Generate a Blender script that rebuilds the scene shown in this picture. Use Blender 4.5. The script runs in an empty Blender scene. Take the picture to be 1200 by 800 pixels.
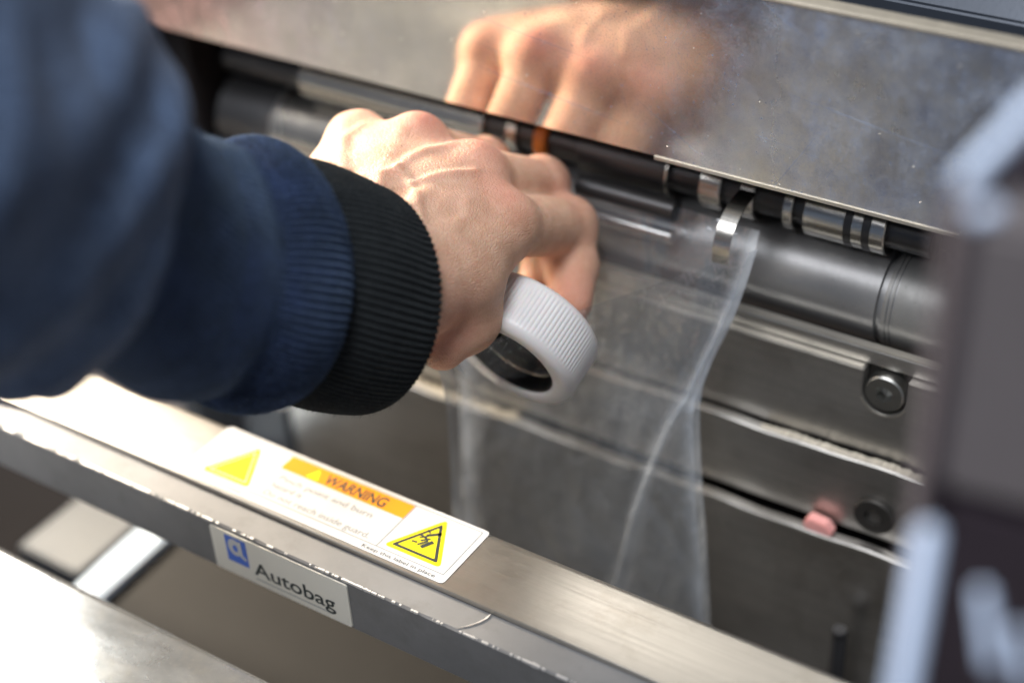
import bpy, bmesh, math, random
import numpy as np
from mathutils import Vector, Matrix

random.seed(7); RNG = np.random.default_rng(7)
scene = bpy.context.scene
COL = scene.collection

# ------------------------------------------------------------------ camera
cam_d = bpy.data.cameras.new("camera"); cam = bpy.data.objects.new("camera", cam_d); COL.objects.link(cam)
right = Vector((0.8370, 0.5448, -0.0505)); down = Vector((0.2823, -0.5090, -0.8132)); fwd = Vector((-0.4687, 0.6664, -0.5799))
rot = Matrix((right, -down, -fwd)).transposed()
cam.matrix_world = Matrix.Translation((0.22, -0.3975, 0.34)) @ rot.to_4x4()
cam_d.sensor_width = 36; cam_d.lens = 36 * 1868 / 1200
cam_d.clip_start = 0.01; cam_d.clip_end = 50
cam_d.dof.use_dof = True; cam_d.dof.focus_distance = 0.487; cam_d.dof.aperture_fstop = 3.3
cam_d.dof.aperture_blades = 8
scene.camera = cam

# ------------------------------------------------------------------ light
world = bpy.data.worlds.new("World"); scene.world = world; world.use_nodes = True
bg = world.node_tree.nodes["Background"]; bg.inputs[0].default_value = (0.62, 0.66, 0.74, 1); bg.inputs[1].default_value = 0.25
def area(name, loc, target, size, power, color, spread=None):
    d = bpy.data.lights.new(name, 'AREA'); d.shape = 'DISK'; d.size = size; d.energy = power; d.color = color
    if spread: d.spread = math.radians(spread)
    o = bpy.data.objects.new(name, d); COL.objects.link(o); o.location = loc
    o.rotation_euler = (Vector(target) - Vector(loc)).to_track_quat('-Z', 'Y').to_euler()
    return o
area("work_lamp", (-0.46, -0.03, 0.235), (-0.09, -0.05, 0.07), 0.12, 7.2, (1.0, 0.86, 0.68))
area("window_light", (-1.16, 0.36, 0.87), (-0.1, -0.1, 0.05), 0.40, 4.5, (0.78, 0.92, 1.0))
area("front_light", (-0.42, -0.95, 1.02), (0.0, -0.1, 0.0), 0.6, 7.5, (0.96, 0.97, 1.0))
area("ceiling_light", (0.15, -0.60, 1.45), (0.0, -0.05, 0.0), 0.55, 19.0, (0.95, 0.97, 1.0))
scene.view_settings.view_transform = 'Standard'; scene.view_settings.look = 'None'
scene.view_settings.exposure = 0.0; scene.view_settings.gamma = 1.0
scene.view_settings.use_curve_mapping = False
try:
    scene.cycles.use_denoising = True
    scene.cycles.max_bounces = 10; scene.cycles.transparent_max_bounces = 16
    scene.cycles.sample_clamp_indirect = 6.0
except Exception: pass

# ------------------------------------------------------------------ material helpers
def mat(name):
    m = bpy.data.materials.new(name); m.use_nodes = True
    nt = m.node_tree; b = nt.nodes["Principled BSDF"]
    return m, nt, b
def N(nt, t, **kw):
    n = nt.nodes.new(t)
    for k, v in kw.items():
        if k in n.inputs: n.inputs[k].default_value = v
        else: setattr(n, k, v)
    return n
def coords(nt, scale=(1, 1, 1), kind='Object'):
    tc = N(nt, 'ShaderNodeTexCoord'); mp = N(nt, 'ShaderNodeMapping'); mp.inputs['Scale'].default_value = scale
    nt.links.new(tc.outputs[kind], mp.inputs[0]); return mp.outputs[0]
def noise(nt, vec, scale, detail=4, rough=0.6):
    n = N(nt, 'ShaderNodeTexNoise', Scale=scale, Detail=detail, Roughness=rough); nt.links.new(vec, n.inputs['Vector']); return n.outputs['Fac']
def ramp(nt, fac, stops):
    r = N(nt, 'ShaderNodeValToRGB'); nt.links.new(fac, r.inputs[0]); e = r.color_ramp.elements
    while len(e) < len(stops): e.new(0.5)
    for k, (p, c) in enumerate(stops):
        e[k].position = p
        e[k].color = (c, c, c, 1) if not isinstance(c, (tuple, list)) else (*c, 1)
    return r.outputs[0]
def mixc(nt, fac, a, b):
    m = N(nt, 'ShaderNodeMix', data_type='RGBA')
    for s, v in ((m.inputs[0], fac), (m.inputs[6], a), (m.inputs[7], b)):
        if isinstance(v, (int, float)): s.default_value = v
        elif isinstance(v, tuple): s.default_value = (*v, 1)
        else: nt.links.new(v, s)
    return m.outputs[2]
def mathn(nt, op, a, b=0.0):
    m = N(nt, 'ShaderNodeMath', operation=op)
    for s, v in ((m.inputs[0], a), (m.inputs[1], b)):
        if isinstance(v, (int, float)): s.default_value = v
        else: nt.links.new(v, s)
    return m.outputs[0]
def bump(nt, b, h, strength=0.3, dist=0.0005, prev=None):
    n = N(nt, 'ShaderNodeBump'); n.inputs['Strength'].default_value = strength; n.inputs['Distance'].default_value = dist
    nt.links.new(h, n.inputs['Height'])
    if prev is not None: nt.links.new(prev, n.inputs['Normal'])
    nt.links.new(n.outputs[0], b.inputs['Normal']); return n.outputs[0]

def metal(name, color, rough, metallic=1.0, brush=None, brush_amt=0.15, dirt=None, dirt_amt=0.5, dust=None, dust_amt=0.0, mottle=0.25, bump_s=0.15, streak=0.0):
    """brushed and worn metal: streaks in roughness and relief, blotches of dirt, a film of dust"""
    m, nt, b = mat(name)
    v = coords(nt)
    big = noise(nt, v, 22, 5); fine = noise(nt, v, 420, 3)
    br = brush or (6, 500, 500)
    st = noise(nt, coords(nt, br), 1.0, 4, 0.7)
    base = mixc(nt, ramp(nt, big, [(0.3, 0.0), (0.7, 1.0)]), tuple(c * (1 - mottle) for c in color), color)
    if dirt: base = mixc(nt, mathn(nt, 'MULTIPLY', ramp(nt, noise(nt, v, 60, 6, 0.7), [(0.52, 0.0), (0.72, 1.0)]), dirt_amt), base, dirt)
    if streak: base = mixc(nt, mathn(nt, 'MULTIPLY', ramp(nt, st, [(0.35, 0.0), (0.65, 1.0)]), streak), base, tuple(c * 0.45 for c in color))
    metal_v = metallic
    if dust:
        spec = ramp(nt, noise(nt, v, 900, 2, 0.5), [(0.62, 0.0), (0.72, 1.0)])
        film = ramp(nt, noise(nt, v, 30, 6, 0.75), [(0.35, 0.15), (0.75, 1.0)])
        dm = mathn(nt, 'MULTIPLY', mathn(nt, 'ADD', mathn(nt, 'MULTIPLY', spec, 0.5), film), dust_amt)
        base = mixc(nt, dm, base, dust)
        mm = mathn(nt, 'SUBTRACT', metallic, mathn(nt, 'MULTIPLY', dm, metallic)); nt.links.new(mm, b.inputs['Metallic'])
    else: b.inputs['Metallic'].default_value = metal_v
    nt.links.new(base, b.inputs['Base Color'])
    r = mathn(nt, 'ADD', mathn(nt, 'MULTIPLY', mathn(nt, 'SUBTRACT', st, 0.5), brush_amt), mathn(nt, 'ADD', rough - 0.05, mathn(nt, 'MULTIPLY', big, 0.1)))
    nt.links.new(r, b.inputs['Roughness'])
    n1 = bump(nt, b, st, bump_s, 0.0002); bump(nt, b, fine, bump_s * 0.6, 0.0001, n1)
    return m
def plain(name, color, rough=0.5, metallic=0.0, var=0.15, scale=120, bump_s=0.1, **kw):
    m, nt, b = mat(name); v = coords(nt)
    n = noise(nt, v, scale, 5)
    nt.links.new(mixc(nt, n, tuple(c * (1 - var) for c in color), tuple(min(1, c * (1 + var)) for c in color)), b.inputs['Base Color'])
    b.inputs['Roughness'].default_value = rough; b.inputs['Metallic'].default_value = metallic
    for k, val in kw.items(): b.inputs[k].default_value = val
    if bump_s: bump(nt, b, noise(nt, v, scale * 6, 3), bump_s, 0.0003)
    return m

M = {}
# mirror-polished cover plate: crisp reflection under a film of dust and wiped smears
def cover_mat():
    m, nt, b = mat("polished_steel"); v = coords(nt)
    b.inputs['Metallic'].default_value = 1.0
    smear = noise(nt, coords(nt, (48, 1, 36)), 1.0, 9, 0.75)
    film = noise(nt, v, 55, 7, 0.75)
    spec = noise(nt, v, 700, 2, 0.4); grit = noise(nt, v, 1500, 1, 0.5)
    base = mixc(nt, ramp(nt, film, [(0.35, 0.0), (0.7, 1.0)]), (0.86, 0.80, 0.70), (0.70, 0.66, 0.60))
    sp = N(nt, 'ShaderNodeSeparateXYZ'); nt.links.new(v, sp.inputs[0])
    # wiped clean in the middle, dustier towards both ends, the left one tinted with a painted reflection
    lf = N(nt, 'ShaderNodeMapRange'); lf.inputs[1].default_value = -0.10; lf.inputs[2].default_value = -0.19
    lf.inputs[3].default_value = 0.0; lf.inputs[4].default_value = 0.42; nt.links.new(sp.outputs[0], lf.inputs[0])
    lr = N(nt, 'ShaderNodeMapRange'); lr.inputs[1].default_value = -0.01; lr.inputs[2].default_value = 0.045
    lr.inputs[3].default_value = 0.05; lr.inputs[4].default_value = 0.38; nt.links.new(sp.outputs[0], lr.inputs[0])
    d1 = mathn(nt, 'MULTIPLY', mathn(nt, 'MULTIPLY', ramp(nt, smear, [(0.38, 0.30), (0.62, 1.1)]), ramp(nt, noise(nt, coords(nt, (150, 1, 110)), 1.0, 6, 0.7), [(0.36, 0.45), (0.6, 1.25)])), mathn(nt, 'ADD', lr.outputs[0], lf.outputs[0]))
    d2 = mathn(nt, 'MULTIPLY', ramp(nt, spec, [(0.66, 0.0), (0.74, 1.0)]), 0.35)
    d3 = mathn(nt, 'MULTIPLY', ramp(nt, grit, [(0.5, 0.0), (0.7, 1.0)]), 0.16)
    sc = None
    for ang, sx, sz, lo in ((32, 9, 900, 0.695), (-58, 14, 1200, 0.705), (8, 6, 700, 0.685), (75, 25, 1500, 0.71)):
        tc = N(nt, 'ShaderNodeTexCoord'); mp = N(nt, 'ShaderNodeMapping', vector_type='TEXTURE'); mp.inputs['Rotation'].default_value = (0, math.radians(ang), 0)
        m2 = N(nt, 'ShaderNodeMapping'); m2.inputs['Scale'].default_value = (sx, 1, sz); nt.links.new(tc.outputs['Object'], mp.inputs[0]); nt.links.new(mp.outputs[0], m2.inputs[0])
        one = ramp(nt, noise(nt, m2.outputs[0], 1.0, 2, 0.4), [(lo, 0.0), (lo + 0.05, 1.0)]); sc = one if sc is None else mathn(nt, 'MAXIMUM', sc, one)
    d4 = mathn(nt, 'MULTIPLY', sc, 0.24)
    d = mathn(nt, 'MINIMUM', mathn(nt, 'ADD', mathn(nt, 'ADD', mathn(nt, 'ADD', d1, d2), d3), d4), 0.85)
    dust_refl = N(nt, 'ShaderNodeBsdfDiffuse'); nt.links.new(mixc(nt, mathn(nt, 'MULTIPLY', lf.outputs[0], 2.0), mixc(nt, ramp(nt, film, [(0.38, 0.0), (0.62, 1.0)]), (0.34, 0.42, 0.58), (0.10, 0.14, 0.25)), (0.50, 0.27, 0.21)), dust_refl.inputs[0])  # red-brown mixed in at the left paints a warm reflection over the dust
    nt.links.new(base, b.inputs['Base Color'])
    nt.links.new(mathn(nt, 'ADD', mathn(nt, 'ADD', 0.03, mathn(nt, 'MULTIPLY', smear, 0.09)), mathn(nt, 'MULTIPLY', lr.outputs[0], 0.55)), b.inputs['Roughness'])
    bump(nt, b, noise(nt, coords(nt, (120, 1, 40)), 1.0, 3), 0.02, 0.0001)
    mx = N(nt, 'ShaderNodeMixShader'); nt.links.new(d, mx.inputs[0]); nt.links.new(b.outputs[0], mx.inputs[1]); nt.links.new(dust_refl.outputs[0], mx.inputs[2])
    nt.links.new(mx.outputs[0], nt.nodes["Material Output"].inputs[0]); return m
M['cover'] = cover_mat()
M['edge'] = metal("bright_cut_edge", (0.78, 0.74, 0.66), 0.32, 0.9, mottle=0.2)
M['clamp'] = metal("oiled_steel", (0.56, 0.54, 0.51), 0.34, 1.0, dirt=(0.10, 0.085, 0.07), dirt_amt=0.35, mottle=0.15, dust=(0.40, 0.39, 0.37), dust_amt=0.22, brush=(5, 420, 420), streak=0.35, bump_s=0.3)
M['ledge'] = metal("dusty_ledge", (0.62, 0.57, 0.48), 0.42, 0.7, dirt=(0.12, 0.10, 0.08), dirt_amt=0.5, dust=(0.72, 0.66, 0.55), dust_amt=0.5)
M['sheet'] = metal("brushed_stainless", (0.50, 0.475, 0.435), 0.36, 1.0, brush=(14, 800, 800), streak=0.22, brush_amt=0.2, dirt=(0.30, 0.26, 0.21), dirt_amt=0.45, dust=(0.45, 0.42, 0.36), dust_amt=0.24, mottle=0.12)
M['block'] = metal("cast_aluminium", (0.27, 0.27, 0.275), 0.66, 0.35, dirt=(0.12, 0.115, 0.11), dirt_amt=0.6, dust=(0.22, 0.22, 0.22), dust_amt=0.5, mottle=0.32, brush=(60, 200, 200))
M['burr'] = plain("chipped_edge", (0.55, 0.54, 0.53), 0.45, 0.35, var=0.1)
M['tray'] = metal("tray_aluminium", (0.46, 0.475, 0.49), 0.17, 0.85, brush=(30, 90, 90), dirt=(0.45, 0.42, 0.36), dirt_amt=0.4, dust=(0.15, 0.148, 0.14), dust_amt=0.4, mottle=0.12)
M['shaft'] = metal("ground_shaft", (0.58, 0.57, 0.55), 0.24, 1.0, brush=(900, 40, 40), mottle=0.15)
M['shaft_dark'] = metal("blackened_steel", (0.10, 0.10, 0.105), 0.38, 0.8, mottle=0.3)
M['ring'] = metal("ring_steel", (0.66, 0.64, 0.60), 0.25, 1.0, mottle=0.1)
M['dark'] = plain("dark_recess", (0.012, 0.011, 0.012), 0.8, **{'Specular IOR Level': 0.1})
M['screw'] = metal("zinc_screw", (0.45, 0.45, 0.43), 0.35, 1.0, mottle=0.25)
M['screw_dark'] = metal("grimy_screw", (0.08, 0.075, 0.07), 0.5, 0.7, mottle=0.3)
M['rubber'] = metal("anodised_roller", (0.36, 0.36, 0.365), 0.40, 0.8, brush=(900, 60, 60), brush_amt=0.12, mottle=0.25, dust=(0.10, 0.10, 0.10), dust_amt=0.4)
M['rubber_end'] = metal("roller_worn_end", (0.34, 0.34, 0.335), 0.46, 0.7, brush=(900, 120, 120), brush_amt=0.2, mottle=0.4, dust=(0.16, 0.16, 0.155), dust_amt=0.6)
M['orange_rubber'] = plain("orange_rubber", (0.72, 0.20, 0.03), 0.5)
M['black_plastic'] = plain("black_plastic", (0.02, 0.02, 0.024), 0.35)
M['post'] = plain("grey_painted_post", (0.125, 0.108, 0.12), 0.5, 0.0, var=0.1, scale=60)
M['post_light'] = plain("grey_post_face", (0.15, 0.135, 0.14), 0.5, 0.0, var=0.12, scale=40)
M['post_dark'] = plain("dark_gasket", (0.03, 0.022, 0.03), 0.5)
M['pale_blue'] = plain("pale_rod_glint", (0.55, 0.66, 0.86), 0.3, 0.0, var=0.05)  # colour of the pale rod, and of highlights put in as shapes
M['pale_rail'] = plain("pale_rail_paint", (0.62, 0.74, 0.88), 0.4, 0.0, var=0.06)
M['grey_panel'] = plain("grey_panel_paint", (0.062, 0.070, 0.082), 0.5, 0.0, var=0.08)
M['brown_panel'] = plain("brown_grey_panel", (0.030, 0.029, 0.028), 0.6, 0.0, var=0.2, scale=30, **{'Specular IOR Level': 0.12})
M['housing'] = plain("blue_grey_housing", (0.035, 0.045, 0.065), 0.35, 0.3, var=0.15)
M['red_plastic'] = plain("red_plastic", (0.92, 0.43, 0.40), 0.35, 0.0, var=0.06)
M['white_label'] = plain("white_vinyl", (0.66, 0.66, 0.67), 0.42, 0.0, var=0.03, scale=200, bump_s=0.04, **{"Specular IOR Level": 0.25})
M['cream_label'] = plain("cream_nameplate", (0.88, 0.85, 0.76), 0.35, 0.0, var=0.03, bump_s=0.04)
M['ink'] = plain("black_ink", (0.03, 0.04, 0.04), 0.4, bump_s=0)
M['grey_ink'] = plain("grey_ink", (0.28, 0.30, 0.31), 0.45, bump_s=0)
M['blue_ink'] = plain("blue_ink", (0.09, 0.20, 0.72), 0.4, bump_s=0)
M['yellow_ink'] = plain("yellow_ink", (0.90, 0.74, 0.02), 0.45, var=0.03, bump_s=0, **{'Specular IOR Level': 0.12})
M['orange_ink'] = plain("orange_ink", (0.92, 0.34, 0.02), 0.45, var=0.03, bump_s=0, **{'Specular IOR Level': 0.12})
M['white_cap'] = plain("white_plastic", (0.74, 0.72, 0.72), 0.42, 0.0, var=0.06, scale=90, bump_s=0.03)
M['white_cap'].node_tree.nodes["Principled BSDF"].inputs['Subsurface Weight'].default_value = 0.25
M['white_cap'].node_tree.nodes["Principled BSDF"].inputs['Subsurface Scale'].default_value = 0.002
M['cap_inside'] = plain("black_liner", (0.006, 0.006, 0.006), 0.4, **{"Specular IOR Level": 0.25})
M['floor'] = plain("workshop_floor", (0.60, 0.50, 0.45), 0.6, 0.0, var=0.2, scale=6)

def film_mat():
    """clear film: transparent, glossy by angle, milky only along its seams and in a few cloudy patches"""
    m, nt, b = mat("clear_film"); out = nt.nodes["Material Output"]; v = coords(nt)
    tr = N(nt, 'ShaderNodeBsdfTransparent'); tr.inputs[0].default_value = (0.96, 0.97, 0.98, 1)
    gl = N(nt, 'ShaderNodeBsdfGlossy', Roughness=0.07); gl.inputs[0].default_value = (0.95, 0.97, 1.0, 1)
    b.inputs['Base Color'].default_value = (0.70, 0.76, 0.84, 1); b.inputs['Roughness'].default_value = 0.35
    b1 = N(nt, 'ShaderNodeBump'); b1.inputs['Strength'].default_value = 0.8; b1.inputs['Distance'].default_value = 0.005
    nt.links.new(noise(nt, coords(nt, (60, 60, 28)), 1.0, 4, 0.55), b1.inputs['Height'])
    for n in (gl, b): nt.links.new(b1.outputs[0], n.inputs['Normal'])
    lw = N(nt, 'ShaderNodeLayerWeight', Blend=0.5); nt.links.new(b1.outputs[0], lw.inputs['Normal'])
    f1 = mathn(nt, 'ADD', 0.13, mathn(nt, 'MULTIPLY', mathn(nt, 'POWER', lw.outputs['Facing'], 3.0), 0.75))
    m1 = N(nt, 'ShaderNodeMixShader'); nt.links.new(f1, m1.inputs[0]); nt.links.new(tr.outputs[0], m1.inputs[1]); nt.links.new(gl.outputs[0], m1.inputs[2])
    at = N(nt, 'ShaderNodeAttribute', attribute_name='seam')
    cloud = mathn(nt, 'MULTIPLY', ramp(nt, noise(nt, v, 26, 3, 0.5), [(0.3, 0.45), (0.7, 1.0)]), 0.10)
    f2 = mathn(nt, 'MINIMUM', mathn(nt, 'ADD', cloud, mathn(nt, 'MULTIPLY', at.outputs['Fac'], 0.34)), 0.85)
    mx = N(nt, 'ShaderNodeMixShader'); nt.links.new(f2, mx.inputs[0]); nt.links.new(m1.outputs[0], mx.inputs[1]); nt.links.new(b.outputs[0], mx.inputs[2])
    nt.links.new(mx.outputs[0], out.inputs[0]); return m
M['film'] = film_mat()

def skin_mat():
    m, nt, b = mat("skin"); v = coords(nt)
    at = N(nt, 'ShaderNodeAttribute', attribute_name='flush')
    n = noise(nt, v, 130, 5, 0.65); n2 = noise(nt, v, 38, 3)
    c = mixc(nt, ramp(nt, n, [(0.3, 0.0), (0.7, 1.0)]), (0.60, 0.345, 0.23), (0.78, 0.505, 0.365))
    c = mixc(nt, mathn(nt, 'MULTIPLY', ramp(nt, n2, [(0.45, 0.0), (0.75, 1.0)]), 0.4), c, (0.70, 0.385, 0.28))
    c = mixc(nt, mathn(nt, 'MINIMUM', at.outputs['Fac'], 1.0), c, (0.60, 0.215, 0.16))
    nt.links.new(c, b.inputs['Base Color'])
    b.inputs['Subsurface Weight'].default_value = 0.55; b.inputs['Subsurface Radius'].default_value = (1.0, 0.35, 0.18); b.inputs['Subsurface Scale'].default_value = 0.0035
    b.inputs['Roughness'].default_value = 0.52; b.inputs['Specular IOR Level'].default_value = 0.3
    vo = N(nt, 'ShaderNodeTexVoronoi', feature='DISTANCE_TO_EDGE', Scale=850.0)
    wv = N(nt, 'ShaderNodeMapping'); wv.inputs['Scale'].default_value = (0.7, 1.25, 1.25)
    wob = N(nt, 'ShaderNodeTexNoise', Scale=300.0)
    nt.links.new(v, wv.inputs[0]); nt.links.new(v, wob.inputs['Vector'])
    ad = N(nt, 'ShaderNodeVectorMath', operation='MULTIPLY_ADD'); ad.inputs[1].default_value = (0.0012,) * 3
    nt.links.new(wob.outputs['Color'], ad.inputs[0]); nt.links.new(wv.outputs[0], ad.inputs[2]); nt.links.new(ad.outputs[0], vo.inputs['Vector'])
    h = ramp(nt, vo.outputs['Distance'], [(0.0, 0.0), (0.18, 1.0)])
    n1 = bump(nt, b, h, 0.5, 0.0004); bump(nt, b, noise(nt, v, 500, 4), 0.25, 0.0004, n1)
    return m
M['skin'] = skin_mat()
def cloth_mat(name, c_dark, c_light, scale=900, sheen=0.5, fuzz=0.8):
    m, nt, b = mat(name); v = coords(nt)
    n = noise(nt, v, scale, 3, 0.7); n2 = noise(nt, v, 75, 7, 0.7)
    c = mixc(nt, ramp(nt, n, [(0.38, 0.0), (0.62, 1.0)]), c_dark, c_light)
    c = mixc(nt, mathn(nt, 'MULTIPLY', ramp(nt, n2, [(0.35, 0.0), (0.65, 1.0)]), 0.65), c, c_dark)
    nt.links.new(c, b.inputs['Base Color']); b.inputs['Roughness'].default_value = 0.9
    b.inputs['Specular IOR Level'].default_value = 0.15
    b.inputs['Sheen Weight'].default_value = sheen; b.inputs['Sheen Roughness'].default_value = 0.5
    b.inputs['Sheen Tint'].default_value = (*[min(1, x * 6 + 0.15) for x in c_light], 1)
    n0 = bump(nt, b, n2, 0.6, 0.0025); n1 = bump(nt, b, n, fuzz, 0.0006, n0); bump(nt, b, noise(nt, v, scale * 2.2, 2), 0.5, 0.0003, n1)
    return m
M['navy'] = cloth_mat("navy_sweatshirt", (0.034, 0.052, 0.098), (0.200, 0.300, 0.500), 1100, 0.12)
M['navy_rib'] = cloth_mat("navy_ribbing", (0.004, 0.007, 0.016), (0.062, 0.100, 0.245), 1500, 0.3)
M['black_rib'] = cloth_mat("black_ribbing", (0.010, 0.012, 0.014), (0.034, 0.040, 0.044), 1800, 0.12)
M['fuzz_navy'] = plain("navy_fibres", (0.06, 0.10, 0.17), 0.8, bump_s=0)
M['fuzz_black'] = plain("black_fibres", (0.03, 0.034, 0.036), 0.8, bump_s=0)

# ------------------------------------------------------------------ object helpers
def prop(o, label=None, cat=None, group=None, kind=None):
    for k, v in (('label', label), ('category', cat), ('group', group), ('kind', kind)):
        if v: o[k] = v
    return o
def thing(name, loc, label, cat, group=None):
    o = bpy.data.objects.new(name, None); o.empty_display_size = 0.02; COL.objects.link(o); o.location = loc
    return prop(o, label, cat, group)
def link(name, me, m=None, parent=None, smooth=None):
    """all coordinates are world metres; a child keeps them through the inverse of its parent's place"""
    o = bpy.data.objects.new(name, me); COL.objects.link(o)
    if m is not None: me.materials.append(M[m] if isinstance(m, str) else m)
    if parent is not None:
        o.parent = parent
        w = Vector((0, 0, 0)); p = parent
        while p is not None: w += p.location; p = p.parent
        o.location = -w
    if smooth is not None:
        me.polygons.foreach_set('use_smooth', [smooth] * len(me.polygons))
    return o
def from_bm(name, bm, m=None, parent=None, smooth=None):
    me = bpy.data.meshes.new(name); bm.normal_update(); bm.to_mesh(me); bm.free(); return link(name, me, m, parent, smooth)
def from_py(name, v, f, m=None, parent=None, smooth=None):
    me = bpy.data.meshes.new(name); me.from_pydata([tuple(map(float, p)) for p in v], [], f); me.update(); return link(name, me, m, parent, smooth)
def bm_box(bm, lo, hi, bevel=0.0, seg=2):
    vs = [bm.verts.new((x, y, z)) for x in (lo[0], hi[0]) for y in (lo[1], hi[1]) for z in (lo[2], hi[2])]
    fs = [(0, 1, 3, 2), (4, 6, 7, 5), (0, 4, 5, 1), (2, 3, 7, 6), (0, 2, 6, 4), (1, 5, 7, 3)]
    faces = [bm.faces.new([vs[i] for i in f]) for f in fs]
    if bevel:
        es = {e for f in faces for e in f.edges}
        bmesh.ops.bevel(bm, geom=list(es), offset=bevel, segments=seg, affect='EDGES', profile=0.5)
def box(name, lo, hi, m, parent=None, bevel=0.0, seg=2):
    bm = bmesh.new(); bm_box(bm, lo, hi, bevel, seg); bmesh.ops.recalc_face_normals(bm, faces=bm.faces); return from_bm(name, bm, m, parent)
def cyl_x(name, x0, x1, y, z, r, m, parent=None, seg=64, bevel=0.0004, grooves=()):
    """lathe along X; grooves = (x, half width, depth)"""
    prof = [(x0, 0), (x0, r - bevel), (x0 + bevel, r)]
    for gx, gw, gd in sorted(grooves): prof += [(gx - gw, r), (gx - gw * 0.6, r - gd), (gx + gw * 0.6, r - gd), (gx + gw, r)]
    prof += [(x1 - bevel, r), (x1, r - bevel), (x1, 0)]
    return lathe(name, prof, Vector((0, y, z)), Vector((1, 0, 0)), m, parent, seg)
def lathe(name, prof, origin, axis, m, parent=None, seg=64, smooth=True, rfun=None):
    axis = Vector(axis).normalized(); a = axis.orthogonal().normalized(); b = axis.cross(a)
    vs, fs = [], []
    for s, r in prof:
        for k in range(seg):
            t = 2 * math.pi * k / seg; rr = r if rfun is None else rfun(s, r, t)
            vs.append(origin + axis * s + (a * math.cos(t) + b * math.sin(t)) * max(rr, 1e-6))
    for i in range(len(prof) - 1):
        for k in range(seg):
            k2 = (k + 1) % seg; fs.append((i * seg + k, i * seg + k2, (i + 1) * seg + k2, (i + 1) * seg + k))
    me = bpy.data.meshes.new(name); me.from_pydata([tuple(v) for v in vs], [], fs)
    bm = bmesh.new(); bm.from_mesh(me); bmesh.ops.remove_doubles(bm, verts=bm.verts, dist=1e-5); bmesh.ops.recalc_face_normals(bm, faces=bm.faces)
    bm.to_mesh(me); bm.free()
    o = link(name, me, m, parent, smooth)
    if smooth: me.set_sharp_from_angle(angle=math.radians(35))
    return o
def prism(name, outline, axis, d0, d1, m, parent=None, bevel=0.0, holes=()):
    """closed outline in the plane across `axis` (y: (x,z); z: (x,y)) pushed from d0 to d1"""
    bm = bmesh.new()
    def P(p, d): return (p[0], d, p[1]) if axis == 'y' else ((p[0], p[1], d) if axis == 'z' else (d, p[0], p[1]))
    a = [bm.verts.new(P(p, d0)) for p in outline]; b = [bm.verts.new(P(p, d1)) for p in outline]
    n = len(a)
    bm.faces.new(a); bm.faces.new(list(reversed(b)))
    for i in range(n): bm.faces.new((a[i], b[i], b[(i + 1) % n], a[(i + 1) % n]))
    bmesh.ops.recalc_face_normals(bm, faces=bm.faces)
    if bevel: bmesh.ops.bevel(bm, geom=[e for e in bm.edges if e.is_manifold and e.calc_face_angle(0) > 0.5], offset=bevel, segments=2, affect='EDGES')
    return from_bm(name, bm, m, parent)
def rrect(x0, y0, x1, y1, r, n=5):
    pts = []
    for cx, cy, a0 in ((x1 - r, y1 - r, 0), (x0 + r, y1 - r, 90), (x0 + r, y0 + r, 180), (x1 - r, y0 + r, 270)):
        for k in range(n + 1):
            a = math.radians(a0 + 90 * k / n); pts.append((cx + r * math.cos(a), cy + r * math.sin(a)))
    return pts
def rpoly(pts, r, n=4):
    """polygon with rounded corners"""
    out = []; L = len(pts)
    for i in range(L):
        p = Vector(pts[i]); a = (Vector(pts[i - 1]) - p).normalized(); b = (Vector(pts[(i + 1) % L]) - p).normalized()
        s, e = p + a * r, p + b * r
        for k in range(n + 1):
            t = k / n; q = s * (1 - t) ** 2 + p * 2 * t * (1 - t) + e * t * t; out.append((q.x, q.y))
    return out
def ring_faces(outer, inner):
    n = len(outer); v = list(outer) + list(inner); return v, [(i, (i + 1) % n, n + (i + 1) % n, n + i) for i in range(n)]
def flat(name, pts2, faces, z, m, parent, place):
    return from_py(name, [place(p[0], p[1], z) for p in pts2], faces, m, parent)
def text(name, body, x, y, width, height, m, parent, place, off, bold=0.0, spacing=1.0):
    cu = bpy.data.curves.new(name, 'FONT'); cu.body = body; cu.size = 1.0; cu.offset = bold; cu.space_character = spacing
    tmp = bpy.data.objects.new(name, cu); COL.objects.link(tmp)
    bpy.context.view_layer.update()
    me = bpy.data.meshes.new_from_object(tmp.evaluated_get(bpy.context.evaluated_depsgraph_get()))
    bpy.data.objects.remove(tmp); bpy.data.curves.remove(cu)
    co = np.array([v.co[:] for v in me.vertices]); x0, x1 = co[:, 0].min(), co[:, 0].max()
    sx = width / (x1 - x0); sy = height / 0.69
    for v, c in zip(me.vertices, co): v.co = place(x + (c[0] - x0) * sx, y + c[1] * sy, off)
    return link(name, me, m, parent)

mm = 0.001
# ------------------------------------------------------------------ setting
fl = box('floor', (-3, -3, -0.95), (3, 3, -0.9), 'floor'); prop(fl, kind='structure')
bw = box('back_wall', (-3, 1.2, -0.9), (3, 1.25, 2.4), 'grey_panel'); prop(bw, kind='structure')

# ------------------------------------------------------------------ the machine
mach = thing('bagging_machine', (0, 0.05, -0.15), "bagging machine with mirror polished cover plate, dark roller and stacked steel clamp plates", 'machine')
# cover plate with the long opening below it
op = [(-0.36, -0.16), (-0.2268, -0.16)]
op = [(-0.40, 0.149), (-0.40, -0.02), (-0.2268, -0.02)] + [(-0.2268 + 0.004 * (1 - math.cos(math.radians(a))), 0.0887 - 0.004 + 0.004 * math.sin(math.radians(a))) for a in (0, 22, 45, 67, 90)] + \
     [(0.135, 0.0887), (0.135, -0.02), (0.40, -0.02), (0.40, 0.149)]
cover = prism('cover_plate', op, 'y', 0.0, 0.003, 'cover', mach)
cover['label'] = "dusty mirror polished plate reflecting the hand"
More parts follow.
